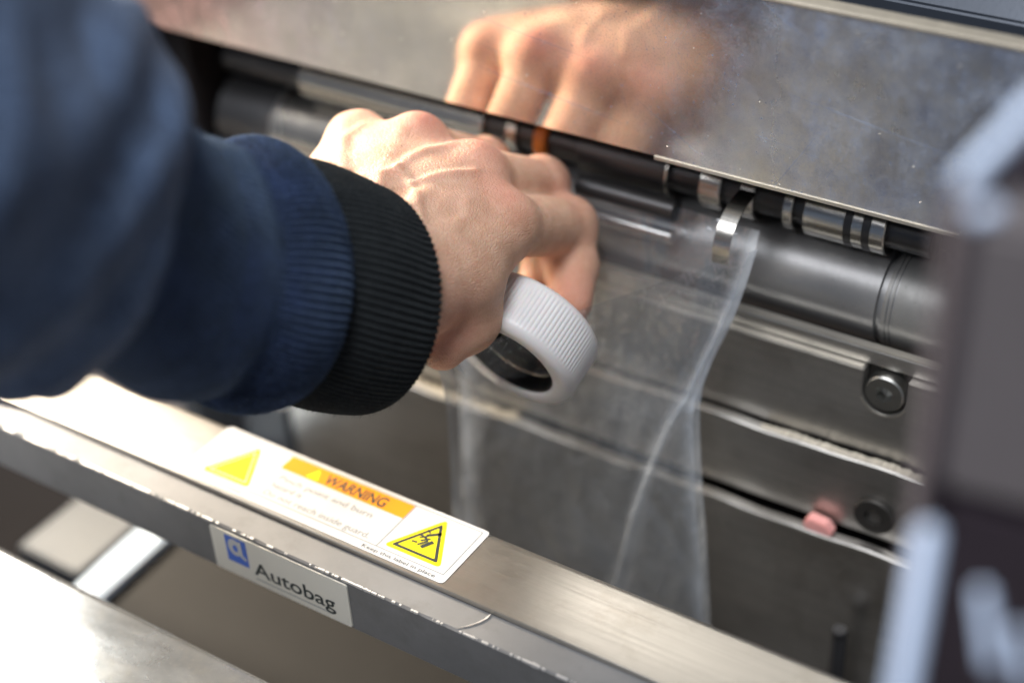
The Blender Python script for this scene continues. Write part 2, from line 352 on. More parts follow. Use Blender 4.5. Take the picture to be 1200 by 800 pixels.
# bright cut edges of the plate, set a hair proud
box('top_flange', (-0.40, -0.0005, 0.1491), (0.40, 0.0056, 0.1506), 'ledge', cover, 0.0004)
box('plate_edge', (0.0010, -0.0004, 0.0875), (0.134, 0.0034, 0.08865), 'edge', cover)
# thin scratches and stuck specks on the plate
sv, sf = [], []
for k in range(90):
    x = random.uniform(-0.2, 0.11); z = random.uniform(0.09, 0.148); s = random.choice((0.00012, 0.00018, 0.00028)) * random.uniform(.7, 1.3)
    b0 = len(sv); n = random.choice((4, 5, 6)); a0 = random.random() * 6
    for j in range(n):
        a = a0 + 2 * math.pi * j / n; r = s * random.uniform(0.6, 1.2); sv.append((x + r * math.cos(a), -0.00025, z + r * math.sin(a)))
    c = len(sv); sv.append((x, -0.00045, z))
    sf += [(b0 + j, b0 + (j + 1) % n, c) for j in range(n)]
sp = from_py('dust_specks', sv, sf, 'burr', cover); prop(sp, kind='stuff')

# everything behind the opening
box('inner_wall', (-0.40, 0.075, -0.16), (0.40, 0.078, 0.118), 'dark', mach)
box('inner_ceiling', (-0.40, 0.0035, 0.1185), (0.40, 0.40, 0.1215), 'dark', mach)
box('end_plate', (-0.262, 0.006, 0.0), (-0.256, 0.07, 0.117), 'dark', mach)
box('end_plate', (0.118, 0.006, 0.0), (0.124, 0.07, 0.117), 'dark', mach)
box('roller_bracket', (-0.2415, 0.008, 0.034), (-0.2365, 0.03, 0.086), 'shaft', mach, 0.001)
box('bearing_block', (-0.232, 0.008, 0.028), (-0.2125, 0.055, 0.086), 'dark', mach, 0.002)
hs = prism('housing_panel', [(0.0385, 0.1225), (0.0385, 0.139), (0.0455, 0.1462), (0.26, 0.1462), (0.26, 0.1225)], 'x', -0.40, 0.40, 'housing', mach, 0.0008)

RY, RZ, RR = 0.030, 0.0415, 0.0173
rol = cyl_x('feed_roller', -0.208, 0.1165, RY, RZ, RR, 'rubber', mach, 96, 0.001, grooves=[(0.0752, 0.0009, 0.0012)])
cyl_x('roller_band', 0.0768, 0.1155, RY, RZ, RR + 0.0003, 'rubber_end', rol, 96, 0.0004, grooves=[(0.0785, 0.0003, 0.0004), (0.0800, 0.0003, 0.0004)])
cyl_x('roller_band', -0.1795, -0.120, RY, RZ, RR + 0.0003, 'shaft', rol, 96)
cyl_x('roller_band', -0.2085, -0.1800, RY, RZ, RR + 0.0003, 'shaft_dark', rol, 96)
SY, SZ = 0.026, 0.0685
sh = cyl_x('nip_shaft', -0.206, 0.088, SY, SZ, 0.0065, 'shaft_dark', mach, 48)
cyl_x('bright_sleeve', -0.1650, -0.0792, SY, SZ, 0.0088, 'shaft', sh, 48, 0.0004)
cyl_x('steel_ring', -0.0700, -0.0653, SY, SZ, 0.0086, 'ring', sh, 48, 0.0004)
cyl_x('orange_ring', -0.0582, -0.0529, SY, SZ, 0.0090, 'orange_rubber', sh, 48, 0.0010)
cyl_x('grey_sleeve', -0.0397, -0.0050, SY, SZ, 0.0090, 'shaft_dark', sh, 48, 0.0004)
cyl_x('steel_ring', -0.0050, -0.0040, SY, SZ, 0.0093, 'ring', sh, 48, 0.0002)
cyl_x('steel_ring', 0.0079, 0.0158, SY, SZ, 0.0092, 'ring', sh, 48, 0.0004)
cyl_x('steel_ring', 0.0227, 0.0280, SY, SZ, 0.0092, 'ring', sh, 48, 0.0004)
cyl_x('steel_ring', 0.0384, 0.0418, SY, SZ, 0.0090, 'ring', sh, 48, 0.0004)
cyl_x('bright_sleeve', 0.0457, 0.0736, SY, SZ, 0.0092, 'ring', sh, 48, 0.0004)
cyl_x('dark_patch', 0.0598, 0.0626, SY, SZ, 0.0094, 'shaft_dark', sh, 48, 0.0002)
cyl_x('dark_patch', 0.0660, 0.0688, SY, SZ, 0.0094, 'shaft_dark', sh, 48, 0.0002)
cyl_x('tension_rod', -0.035, 0.0035, 0.011, 0.0630, 0.0036, 'shaft_dark', mach, 32)
cyl_x('tension_rod', -0.041, 0.0035, 0.009, 0.0535, 0.0026, 'shaft', mach, 32)

# lip bar and the three clamp plates, each stepping a little forward
def ledge_plate(y_front, z_bot, z_top, x0=-0.20, x1=0.1165, thick=0.0035, wavy=0.0, m='clamp'):
    n = 60; vs, fs = [], []
    for i in range(n + 1):
        x = x0 + (x1 - x0) * i / n; w = wavy * (math.sin(x * 90) + 0.6 * math.sin(x * 223 + 1))
        zt = z_top + w
        vs += [(x, y_front, z_bot), (x, y_front, zt - 0.0006), (x, y_front + 0.0006, zt), (x, y_front + thick, zt), (x, y_front + thick, z_bot)]
    for i in range(n):
        for j in range(5):
            a = i * 5 + j; b = i * 5 + (j + 1) % 5; fs.append((a, b, b + 5, a + 5))
    fs += [(4, 3, 2, 1, 0), tuple(n * 5 + j for j in range(5))]
    o = from_py('clamp_plate', vs, fs, m, mach)
    bm = bmesh.new(); bm.from_mesh(o.data); bmesh.ops.recalc_face_normals(bm, faces=bm.faces); bm.to_mesh(o.data); bm.free()
    return o
lip = box('lip_bar', (-0.20, 0.0062, 0.0287), (0.1165, 0.0100, 0.0343), 'clamp', mach, 0.0005)
box('lip_edge', (-0.198, 0.0068, 0.0344), (0.1163, 0.0098, 0.0347), 'edge', lip)
# upper plate, with a U-shaped counterbore for the screw open to its top edge
cx, cz, cr = 0.0838, 0.0203, 0.0076
u = [(-0.20, -0.0052), (-0.20, 0.0283), (cx - cr, 0.0283)] + [(cx - cr * math.cos(math.radians(a)), cz - cr * math.sin(math.radians(a))) for a in range(0, 181, 10)] + [(cx + cr, 0.0283), (0.1165, 0.0283), (0.1165, -0.0052)]
pA = prism('clamp_plate', u, 'y', 0.003, 0.0085, 'clamp', mach, 0.0004)
box('plate_edge', (-0.198, 0.0036, 0.02835), (cx - cr - 0.0006, 0.0061, 0.0286), 'edge', pA)
box('backing_strip', (-0.20, 0.0086, -0.0045), (0.1165, 0.0115, 0.0283), 'screw_dark', pA)
bm = bmesh.new()
pv, pf = [], []
for i, a in enumerate(range(20, 161, 7)):
    for r in (cr + 0.0001, cr + 0.0009):
        pv.append((cx - r * math.cos(math.radians(a)), 0.00285, cz - r * math.sin(math.radians(a))))
    if i: pf.append((2 * i - 2, 2 * i - 1, 2 * i + 1, 2 * i))
bm.free()
from_py('counterbore_rim', pv, pf, 'edge', pA)
def socket_screw(x, z, y0, y1, r, m, parent):
    """head with a hexagon socket, axis along Y"""
    n = 48; vs, fs = [], []
    rings = [(r, y1), (r, y0 + 0.0006), (r - 0.0006, y0)]
    for rr, y in rings:
        vs += [(x + rr * math.cos(2 * math.pi * k / n), y, z + rr * math.sin(2 * math.pi * k / n)) for k in range(n)]
    def hexr(t, ri): return ri / math.cos(((t + math.pi / 6) % (math.pi / 3)) - math.pi / 6)
    for ri, y in ((r * 0.40, y0), (r * 0.38, y0 + 0.0035), (0.0002, y0 + 0.004)):
        vs += [(x + hexr(2 * math.pi * k / n, ri) * math.cos(2 * math.pi * k / n), y, z + hexr(2 * math.pi * k / n, ri) * math.sin(2 * math.pi * k / n)) for k in range(n)]
    for i in range(5):
        for k in range(n): fs.append((i * n + k, i * n + (k + 1) % n, (i + 1) * n + (k + 1) % n, (i + 1) * n + k))
    o = from_py('socket_screw', vs, fs, m, parent)
    bm = bmesh.new(); bm.from_mesh(o.data); bmesh.ops.recalc_face_normals(bm, faces=bm.faces); bm.to_mesh(o.data); bm.free()
    return o
s1 = socket_screw(cx, cz + 0.0005, 0.0030, 0.0086, 0.0067, 'screw', mach); s1['label'] = "clean grey socket screw in its rounded counterbore"
pB = ledge_plate(-0.002, -0.0352, -0.0055, wavy=0.0003)
vs, fs = [], []
for i in range(61):
    x = 0.043 + (0.1165 - 0.043) * i / 60; w = 0.0001 + 0.00025 * random.random(); y1 = 0.0002 + 0.0012 * random.random()
    zt = -0.0055 + 0.0003 * (math.sin(x * 90) + 0.6 * math.sin(x * 223 + 1))
    vs += [(x, -0.0017, zt + w), (x, y1 + 0.0006, zt + w + 0.0002)]
    if i: fs.append((2 * i - 2, 2 * i - 1, 2 * i + 1, 2 * i))
prop(from_py('ledge_dust', vs, fs, 'ledge', pB), kind='stuff')
s2 = socket_screw(0.0868, -0.0255, -0.0040, -0.0021, 0.0072, 'screw_dark', mach); s2['label'] = "grimy dark socket screw low on the plate"
pC = ledge_plate(-0.008, -0.109, -0.0375, x0=-0.172, wavy=0.0004, m='clamp')
vs, fs = [], []
for i in range(81):
    x = -0.11 + 0.055 * i / 80; zt = -0.0375 + 0.0004 * (math.sin(x * 90) + 0.6 * math.sin(x * 223 + 1)); w = 0.0002 + 0.0005 * random.random()
    vs += [(x, -0.0077, zt + w * 0.4), (x, -0.004 + 0.002 * random.random(), zt + w)]
    if i: fs.append((2 * i - 2, 2 * i - 1, 2 * i + 1, 2 * i))
prop(from_py('ledge_dust', vs, fs, 'ledge', pC), kind='stuff')
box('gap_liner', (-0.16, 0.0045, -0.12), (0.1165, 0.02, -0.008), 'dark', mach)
st = lathe('threaded_stud', [(-0.1095, 0), (-0.1095, 0.003)] + [(-0.109 + 0.0008 * k, 0.003 - (0.0003 if k % 2 else 0)) for k in range(49)] + [(-0.0690, 0.003), (-0.0682, 0.0025), (-0.0682, 0)], Vector((0.0838, -0.017, 0)), (0, 0, 1), 'shaft_dark', mach, 24)

# sheet metal guide finger and the dark air nozzle that holds the bag mouth open
def strip_yz(name, pts, x0, x1, t, m, parent, skew=0.0):
    n = len(pts); vs, fs = [], []
    for i, (y, z) in enumerate(pts):
        a = pts[max(i - 1, 0)]; b = pts[min(i + 1, n - 1)]; d = Vector((b[0] - a[0], b[1] - a[1])).normalized(); nn = Vector((-d.y, d.x)) * t
        k = skew * i / n
        vs += [(x0 + k, y, z), (x1 + k, y, z), (x1 + k, y + nn.x, z + nn.y), (x0 + k, y + nn.x, z + nn.y)]
    for i in range(n - 1):
        for j in range(4): a = i * 4 + j; b = i * 4 + (j + 1) % 4; fs.append((a, b, b + 4, a + 4))
    fs += [(0, 1, 2, 3), tuple(reversed(range((n - 1) * 4, n * 4)))]
    o = from_py(name, vs, fs, m, parent, True)
    o.data.set_sharp_from_angle(angle=math.radians(40)); return o
arc = [(0.0135 - 0.0175 * math.sin(math.radians(a)), 0.0625 + 0.0135 * math.cos(math.radians(a))) for a in range(0, 96, 8)] + [(-0.0040, 0.0600), (-0.0037, 0.0575)]
strip_yz('guide_finger', arc, 0.0252, 0.0312, 0.0006, 'ring', mach, -0.001)
tab = prism('plastic_tab', [(0.0645, -0.0375), (0.0636, -0.0350), (0.0655, -0.0322), (0.0720, -0.0328), (0.0744, -0.0356), (0.0738, -0.0376)], 'y', -0.0078, -0.0035, 'red_plastic', None, 0.0004)
prop(tab, "small glossy salmon red plastic tab poking out of the gap between steel plates", 'tab')

# side frame pieces seen past the bar, left of the plates
frm = thing('grey_upright', (-0.21, 0.0, -0.2), "pair of pale grey uprights standing left of the dark lower plates", 'upright')
box('panel', (-0.236, -0.012, -0.2), (-0.226, 0.03, -0.085), 'grey_panel', frm, 0.001)
box('panel', (-0.199, -0.010, -0.2), (-0.1745, 0.02, -0.075), 'grey_panel', frm, 0.001)

# ------------------------------------------------------------------ guard bar
bar = thing('guard_bar', (0.0, -0.116, -0.012), "long worn steel guard bar carrying a white warning label and nameplate", 'guard bar')
X0, X1 = -0.36, 0.20
n = 140; vs, fs = [], []
rr = np.random.default_rng(3)
for i in range(n + 1):
    x = X0 + (X1 - X0) * i / n; c = 0.0005 + 0.0004 * rr.random()
    prof = [(-0.1357, -0.0222), (-0.1357, -0.0020 - c), (-0.1357 + c, -0.0020), (-0.1255, -0.0020), (-0.104, -0.0020), (-0.104, -0.0214), (-0.1352, -0.0225)]
    vs += [(x, p[0], p[1]) for p in prof]
for i in range(n):
    for j in range(7): a = i * 7 + j; b = i * 7 + (j + 1) % 7; fs.append((a, b, b + 7, a + 7))
fs += [tuple(range(7)), tuple(reversed(range(n * 7, n * 7 + 7)))]
blk = from_py('bar_block', vs, fs, 'block', bar)
b_ = bmesh.new(); b_.from_mesh(blk.data); bmesh.ops.recalc_face_normals(b_, faces=b_.faces); b_.to_mesh(blk.data); b_.free()
# burrs and chips along the ridge
vs, fs = [], []
rb = np.random.default_rng(11); xs = np.arange(X0, X1, 0.00013)
def rough_line(step):
    k = np.arange(X0, X1 + 2 * step, step); return np.interp(xs, k, rb.random(len(k)))
wv_ = 0.5 * rough_line(0.012) + 0.45 * rough_line(0.003) + 0.5 * rough_line(0.0008) + 0.25 * rough_line(0.0003)
wv_ = np.clip((wv_ - 0.86) * 0.00085, 0, 0.00045); up_ = 0.5 * rough_line(0.0006) + 0.5 * rough_line(0.003)
for k in range(len(xs) - 1):
    if wv_[k] < 1e-6 and wv_[k + 1] < 1e-6: continue
    b0 = len(vs)
    for q in (k, k + 1):
        w = wv_[q]; vs += [(xs[q], -0.13585 - w * 0.15, -0.0026 - w * (0.3 + up_[q])), (xs[q], -0.1357, -0.00205 + w * 0.25), (xs[q], -0.1352 + w * (0.3 + up_[q]), -0.00192)]
    fs += [(b0, b0 + 1, b0 + 4, b0 + 3), (b0 + 1, b0 + 2, b0 + 5, b0 + 4)]
prop(from_py('edge_burr', vs, fs, 'burr', blk), kind='stuff')
# a curled scratch on the front strip
cv = [(0.0145, -0.1252), (0.0143, -0.1275), (0.0132, -0.1300), (0.0112, -0.1328), (0.0088, -0.1352)]
vs, fs = [], []
for i, (x, y) in enumerate(cv):
    w = (0.0003, 0.0004, 0.0004, 0.0003, 0.00015)[i]; vs += [(x - w, y, -0.00185), (x + w, y, -0.0016)]
    if i: fs.append((2 * i - 2, 2 * i - 1, 2 * i + 1, 2 * i))
from_py('scratch', vs, fs, 'burr', blk)
# folded stainless sheet on top: flat with a rounded rear fold
prof = [(-0.1250, -0.0016), (-0.1250, -0.0003), (-0.1247, 0.0)] + [(-0.0995, 0.0)] + [(-0.0995 + 0.0035 * math.sin(math.radians(a)), -0.0035 + 0.0035 * math.cos(math.radians(a))) for a in range(10, 91, 10)] + [(-0.0960, -0.024), (-0.0972, -0.024), (-0.0972, -0.0045), (-0.1000, -0.0016)]
vs, fs = [], []; n = len(prof)
for x in np.linspace(X0, X1, 30): vs += [(x, p[0], p[1]) for p in prof]
for i in range(29):
    for j in range(n): a = i * n + j; b = i * n + (j + 1) % n; fs.append((a, b, b + n, a + n))
fs += [tuple(range(n)), tuple(reversed(range(29 * n, 30 * n)))]
sheet = from_py('top_sheet', vs, fs, 'sheet', bar, True)
b_ = bmesh.new(); b_.from_mesh(sheet.data); bmesh.ops.recalc_face_normals(b_, faces=b_.faces); b_.to_mesh(sheet.data); b_.free()
sheet.data.set_sharp_from_angle(angle=math.radians(25))

# warning label: lies on the top sheet, reads along X with its head to the machine
lab = prism('warning_label', [(p[0] * mm, p[1] * mm) for p in rrect(-113, -123.6, -4.0, -97.0, 1.6)], 'z', 0.00005, 0.00018, 'white_label', bar)
lab['label'] = "white safety label with orange warning band"
top = lambda x, y, off: (x * mm, y * mm, 0.00018 + off * mm)
def line(x0, y0, x1, y1, w, m='grey_ink', name='printed_line'):
    d = Vector((x1 - x0, y1 - y0)).normalized(); nn = Vector((-d.y, d.x)) * w / 2
    return flat(name, [(x0 - nn.x, y0 - nn.y), (x1 - nn.x, y1 - nn.y), (x1 + nn.x, y1 + nn.y), (x0 + nn.x, y0 + nn.y)], [(0, 1, 2, 3)], 0.06, m, lab, top)
fo = rrect(-111.2, -120.3, -6.0, -98.2, 0.5); fi = rrect(-110.85, -119.95, -6.35, -98.55, 0.3)
v, f = ring_faces(fo, fi); flat('printed_frame', v, f, 0.05, 'grey_ink', lab, top)
line(-32.0, -119.95, -32.0, -98.55, 0.35)
flat('orange_band', [(-83, -105.6), (-32.18, -105.6), (-32.18, -98.8), (-83, -98.8)], [(0, 1, 2, 3)], 0.05, 'orange_ink', lab, top)
v = rpoly([(-73.0, -104.9), (-67.6, -104.9), (-70.3, -99.8)], 0.6); flat('alert_triangle', v, [tuple(range(len(v)))], 0.09, 'yellow_ink', lab, top)
text('warning_lettering', "WARNING", -66.0, -104.6, 25.0, 4.3, 'ink', lab, top, 0.09, 0.02)
text('small_lettering', "Pinch point and burn", -80.0, -110.6, 38.5, 2.5, 'grey_ink', lab, top, 0.06)
text('small_lettering', "hazard is", -80.0, -114.6, 12.5, 2.5, 'grey_ink', lab, top, 0.06)
text('small_lettering', "Do not reach inside guard.", -80.0, -118.8, 43.5, 2.5, 'grey_ink', lab, top, 0.06)
text('small_lettering', "Mount on guard plate", -110.0, -122.6, 24.0, 1.4, 'grey_ink', lab, top, 0.06)
text('small_lettering', "Keep this label in place", -36.0, -122.6, 28.0, 1.4, 'ink', lab, top, 0.06)
def warn_tri(p, marks):
    def grow(k):
        c = Vector((sum(q[0] for q in p) / 3, sum(q[1] for q in p) / 3)); return [tuple(c + (Vector(q) - c) * k) for q in p]
    a = rpoly(grow(1.0), 2.2); flat('yellow_triangle', a, [tuple(range(len(a)))], 0.05, 'yellow_ink', lab, top)
    o, i = rpoly(grow(0.80), 0.9), rpoly(grow(0.64), 0.5); v, f = ring_faces(o, i); flat('black_triangle', v, f, 0.08, 'ink', lab, top)
    for j, s in enumerate(marks): flat('pictogram', s, [tuple(range(len(s)))], 0.08 + 0.01 * j, 'ink', lab, top)
def bar_poly(x0, y0, x1, y1, w):
    d = Vector((x1 - x0, y1 - y0)).normalized(); q = Vector((-d.y, d.x)) * w / 2; return [(x0 - q.x, y0 - q.y), (x1 - q.x, y1 - q.y), (x1 + q.x, y1 + q.y), (x0 + q.x, y0 + q.y)]
T2 = [(-30.6, -118.4), (-8.6, -118.2), (-19.2, -98.9)]
warn_tri(T2, [bar_poly(-20.9, -108.4, -17.0, -105.4, 1.3), bar_poly(-22.6, -108.9, -19.7, -109.6, 0.8), bar_poly(-22.3, -110.3, -20.3, -108.4, 0.7), bar_poly(-21.2, -111.2, -18.8, -109.0, 0.8),
             bar_poly(-21.0, -113.2, -18.9, -110.2, 0.8), bar_poly(-19.4, -113.6, -17.2, -109.8, 1.5), bar_poly(-23.6, -112.6, -21.6, -112.3, 0.7), bar_poly(-20.4, -106.9, -21.9, -106.0, 0.6)])
T1 = [(-106.4, -119.4), (-85.9, -118.9), (-95.4, -100.6)]
def grow1(k):
    c = Vector((sum(q[0] for q in T1) / 3, sum(q[1] for q in T1) / 3)); return [tuple(c + (Vector(q) - c) * k) for q in T1]
a = rpoly(grow1(1.0), 2.2); flat('yellow_triangle', a, [tuple(range(len(a)))], 0.05, 'yellow_ink', lab, top)
o, i = rpoly(grow1(0.80), 0.8), rpoly(grow1(0.70), 0.7); v, f = ring_faces(o, i); flat('black_triangle', v, f, 0.08, 'grey_ink', lab, top)

# nameplate on the front face
npl = prism('name_plate', [(p[0] * mm, p[1] * mm) for p in rrect(-88.4, -21.6, -31.8, -3.5, 0.8)], 'y', -0.1363, -0.13575, 'cream_label', bar)
npl['label'] = "cream nameplate with black lettering and a blue logo"
front = lambda x, z, off: (x * mm, -0.1363 - off * mm, z * mm)
flat('blue_logo', [(p[0], p[1]) for p in rrect(-82.2, -15.8, -73.2, -4.6, 0.3)], [tuple(range(24))], 0.05, 'blue_ink', npl, front)
ringo = [(-78.3 + 2.9 * math.cos(a) * 1.0, -9.0 + 3.6 * math.sin(a)) for a in np.linspace(0, 2 * math.pi, 28, endpoint=False)]
ringi = [(-78.1 + 1.1 * math.cos(a), -9.3 + 1.5 * math.sin(a)) for a in np.linspace(0, 2 * math.pi, 28, endpoint=False)]
v, f = ring_faces(ringo, ringi); flat('white_letter', v, f, 0.09, 'white_label', npl, front)
flat('white_letter', [(-76.6, -5.6), (-75.4, -5.6), (-75.2, -11.0), (-73.7, -12.4), (-74.2, -13.4), (-76.4, -12.2)], [(0, 1, 2, 3, 4, 5)], 0.11, 'white_label', npl, front)
text('nameplate_lettering', "Autobag", -71.2, -17.2, 33.5, 5.6, 'ink', npl, front, 0.06, 0.012)
flat('printed_rule', [(-71, -19.35), (-39, -19.35), (-39, -18.95), (-71, -18.95)], [(0, 1, 2, 3)], 0.06, 'grey_ink', npl, front)

# ------------------------------------------------------------------ tray at the lower left, nearer the operator
tray = thing('metal_tray', (-0.1, -0.2, -0.03), "bright scuffed aluminium tray with rolled rear edge in front of the guard bar", 'tray')
prof = [(-0.30, -0.0310), (-0.30, -0.03), (-0.1640, -0.03)] + [(-0.1640 + 0.0034 * math.sin(math.radians(a)), -0.0334 + 0.0034 * math.cos(math.radians(a))) for a in range(15, 181, 15)] + [(-0.1660, -0.0368), (-0.1660, -0.0352)] + [(-0.1640 + 0.0018 * math.sin(math.radians(a)), -0.0334 + 0.0018 * math.cos(math.radians(a))) for a in range(165, -1, -33)] + [(-0.1660, -0.0312)]
vs, fs = [], []; n = len(prof)
for x in np.linspace(-0.40, -0.015, 24): vs += [(x, p[0], p[1]) for p in prof]
for i in range(23):
    for j in range(n): a = i * n + j; b = i * n + (j + 1) % n; fs.append((a, b, b + n, a + n))
tr_ = from_py('tray_sheet', vs, fs, 'tray', tray, True)
b_ = bmesh.new(); b_.from_mesh(tr_.data); bmesh.ops.recalc_face_normals(b_, faces=b_.faces); b_.to_mesh(tr_.data); b_.free()
tr_.data.set_sharp_from_angle(angle=math.radians(40))
box('tray_wall', (-0.40, -0.306, -0.032), (-0.015, -0.3005, -0.006), 'tray', tray, 0.001)

# things seen in the gap between tray and bar
rail = prism('pale_rail', [(-0.0078, -0.0035), (0.0078, -0.0035), (0.0078, 0.0), (0.0065, 0.0012), (-0.0065, 0.0012), (-0.0078, 0.0)], 'y', -0.26, -0.02, 'pale_rail', None, 0.001)
rail.location = (-0.1995, 0, -0.1058); rail.rotation_euler = (0, 0, math.radians(2))
prop(rail, "pale blue white rail running under the guard bar", 'rail')
pan = box('grey_bracket', (-0.245, -0.108, -0.15), (-0.2085, -0.03, -0.108), 'grey_panel', None, 0.002)
prop(pan, "flat grey bracket beside the pale rail under the bar", 'bracket')
lpan = box('lower_cover', (-0.200, -0.30, -0.118), (0.20, -0.012, -0.110), 'brown_panel', None, 0.002)
prop(lpan, "dark brown grey lower cover below the guard bar", 'cover')
dpan = box('dark_cover', (-0.42, -0.30, -0.172), (-0.201, -0.012, -0.162), 'dark', None, 0.002)
prop(dpan, "nearly black lower cover left of the pale rail", 'cover')

# ------------------------------------------------------------------ blurred post near the lens on the right
post = thing('side_post', (0.17, -0.175, -0.1), "blurred purplish grey post with pale blue highlights near the lens", 'post')
def rod(name, a, b, r, m, parent, seg=24):
    a, b = Vector(a), Vector(b); L = (b - a).length
    prof = [(-r, 0)] + [(-r * math.cos(math.radians(t)), r * math.sin(math.radians(t))) for t in (20, 40, 60, 80)] + [(0, r), (L, r)] + [(L + r * math.sin(math.radians(t)), r * math.cos(math.radians(t))) for t in (20, 40, 60, 80)] + [(L + r, 0)]
    return lathe(name, prof, a, b - a, m, parent, seg)
def px_prism(name, pts, z0, z1, m, bevel=0.001): return prism(name, pts, 'z', z0, z1, m, post, bevel)
px_prism('post_body', [(0.1513, -0.1771), (0.1560, -0.1795), (0.1560, -0.160), (0.1513, -0.160)], -0.12, 0.2065, 'post', 0.0012)
px_prism('gasket', [(0.1561, -0.1786), (0.1578, -0.1786), (0.1578, -0.160), (0.1561, -0.160)], -0.12, 0.2055, 'post_dark', 0.0003)
px_prism('post_face', [(0.1579, -0.1805), (0.192, -0.1765), (0.192, -0.160), (0.1579, -0.160)], 0.1500, 0.2060, 'post_light', 0.0018)
px_prism('knob_block', [(0.1579, -0.1800), (0.192, -0.1760), (0.192, -0.160), (0.1579, -0.160)], 0.06, 0.1498, 'post_dark', 0.003)
rod('highlight_tube', (0.1528, -0.1715, 0.2075), (0.1612, -0.1570, 0.2200), 0.0018, 'pale_blue', post)  # tube coloured light blue for the highlight along the post's top edge
rod('pale_glint', (0.1575, -0.1775, 0.2055), (0.1592, -0.1765, 0.2060), 0.0017, 'pale_blue', post)  # pale spot of highlight put in as a short coloured rod
px_prism('end_block', [(0.1580, -0.170), (0.185, -0.165), (0.185, -0.150), (0.1580, -0.155)], 0.2062, 0.2125, 'post_dark', 0.001)
rod('pale_rod', (0.1632, -0.2010, 0.1580), (0.1690, -0.2260, 0.1280), 0.0021, 'pale_blue', post)
rod('pale_glint', (0.1740, -0.2033, 0.1520), (0.1783, -0.2082, 0.1428), 0.0013, 'pale_blue', post)  # highlights on the dark block, put in as pale blue rods
rod('pale_glint', (0.1806, -0.2034, 0.1466), (0.1841, -0.2069, 0.1397), 0.0011, 'pale_blue', post)

# ------------------------------------------------------------------ bag of clear film
def bez(pts, t):
    """Catmull-Rom through points (each with its own parameter)"""
    ts = [p[0] for p in pts]
    i = max(0, min(len(pts) - 2, int(np.searchsorted(ts, t, side='right')) - 1))
    p1, p2 = np.array(pts[i][1:]), np.array(pts[i + 1][1:]); p0 = np.array(pts[max(i - 1, 0)][1:]); p3 = np.array(pts[min(i + 2, len(pts) - 1)][1:])
    u_ = (t - ts[i]) / max(1e-9, ts[i + 1] - ts[i])
    return 0.5 * ((2 * p1) + (p2 - p0) * u_ + (2 * p0 - 5 * p1 + 4 * p2 - p3) * u_ ** 2 + (3 * p1 - p0 - 3 * p2 + p3) * u_ ** 3)
#        t     x      y      z    (mm)
LEFT = BAGL = None
def film_sheet(left, right, nx, ny, bulge, wr):
    vs, fs, seam = [], [], []
    for j in range(ny + 1):
        t = j / ny; L, R = bez(left, t), bez(right, t)
        for i in range(nx + 1):
            s = i / nx; p = L * (1 - s) + R * s
            p = p + np.array([0, -1, 0.0]) * (bulge(s, t) + wr(s, t)); vs.append(p * mm)
            seam.append(1.4 * math.exp(-(s / 0.06) ** 2) + (1.3 if t < 0.38 else 0.6) * math.exp(-((1 - s) / 0.035) ** 2) + (0.42 * (1.6 - t) * math.exp(-((s - 0.97 + 0.62 * (t - 0.34) - 0.025 * math.sin(9 * t)) / 0.020) ** 2) if t > 0.34 else 0) + 0.8 * math.exp(-((s - 0.05 - 0.42 * t) / 0.012) ** 2) * max(0, 1 - 2.4 * t))
    for j in range(ny):
        for i in range(nx): a = j * (nx + 1) + i; fs.append((a, a + 1, a + nx + 2, a + nx + 1))
    return vs, fs, seam
BAG = dict(
 fl=[(0, -36.4, -76.0, 43.0), (0.2, -44.9, -62.0, 15.0), (0.42, -53.0, -52.0, -17.5), (0.7, -62.0, -42.0, -57.5), (1, -66.2, -36.0, -102.0)],
 fr=[(0, 40.5, -3.0, 67.3), (0.16, 34.5, -6.0, 40.8), (0.30, 26.7, -11.0, 16.9), (0.38, 25.7, -16.0, 5.3), (0.54, 30.3, -22.0, -18.6), (0.7, 35.4, -27.0, -43.9), (0.86, 39.2, -30.0, -70.5), (1, 41.8, -32.0, -96.0)],
 bl=[(0, -82.0, 11.0, 64.0), (0.12, -82, 3.0, 47.0), (0.30, -81, -4.0, 22.0), (0.6, -74, -16.0, -24.0), (1, -66, -33.0, -102.0)],
 br=[(0, 34.0, 11.0, 64.0), (0.12, 34.0, 1.5, 47.0), (0.30, 26.9, -8.0, 19.0), (0.38, 25.9, -13.0, 5.3), (0.54, 30.5, -20.0, -18.6), (0.7, 35.5, -25.0, -43.9), (1, 41.9, -31.0, -96.0)])
def g(x, c, w): return math.exp(-((x - c) / w) ** 2)
def crumple(s, t):
    """sharp little facets, as stiff film folds"""
    a = 0.0
    for fx, fy, ph, am in ((7.3, 5.1, 0.3, 1.1), (-11.2, 8.7, 1.9, 0.7), (17.0, 13.4, 4.1, 0.40), (-23.0, 19.0, 2.2, 0.25)):
        a += am * abs(math.sin(fx * s + fy * t + ph + 0.8 * math.sin(5 * t + ph)))
    return a
def wr_f(s, t):
    c = 0.97 - 0.62 * max(0, t - 0.34) + (0.025 * math.sin(9 * t) if t > 0.34 else 0)          # crease running down and left from the notch in the right edge
    a = 2.4 * g(s, c, 0.018) * min(1, t / 0.3) - 2.0 * g(s, c - 0.05, 0.035) * min(1, t / 0.35) * max(0.2, 1.3 - t)
    c2 = 0.05 + 0.42 * t
    a += 2.4 * g(s, c2, 0.018) * max(0, 1 - 2.4 * t)
    return a + crumple(s, t) * (0.5 + 1.2 * t) * min(1, s / 0.08)
bag_v, bag_f, bag_s = film_sheet(BAG['fl'], BAG['fr'], 150, 130, lambda s, t: 9 * math.sin(math.pi * s) * t * (1 - 0.4 * t), wr_f)
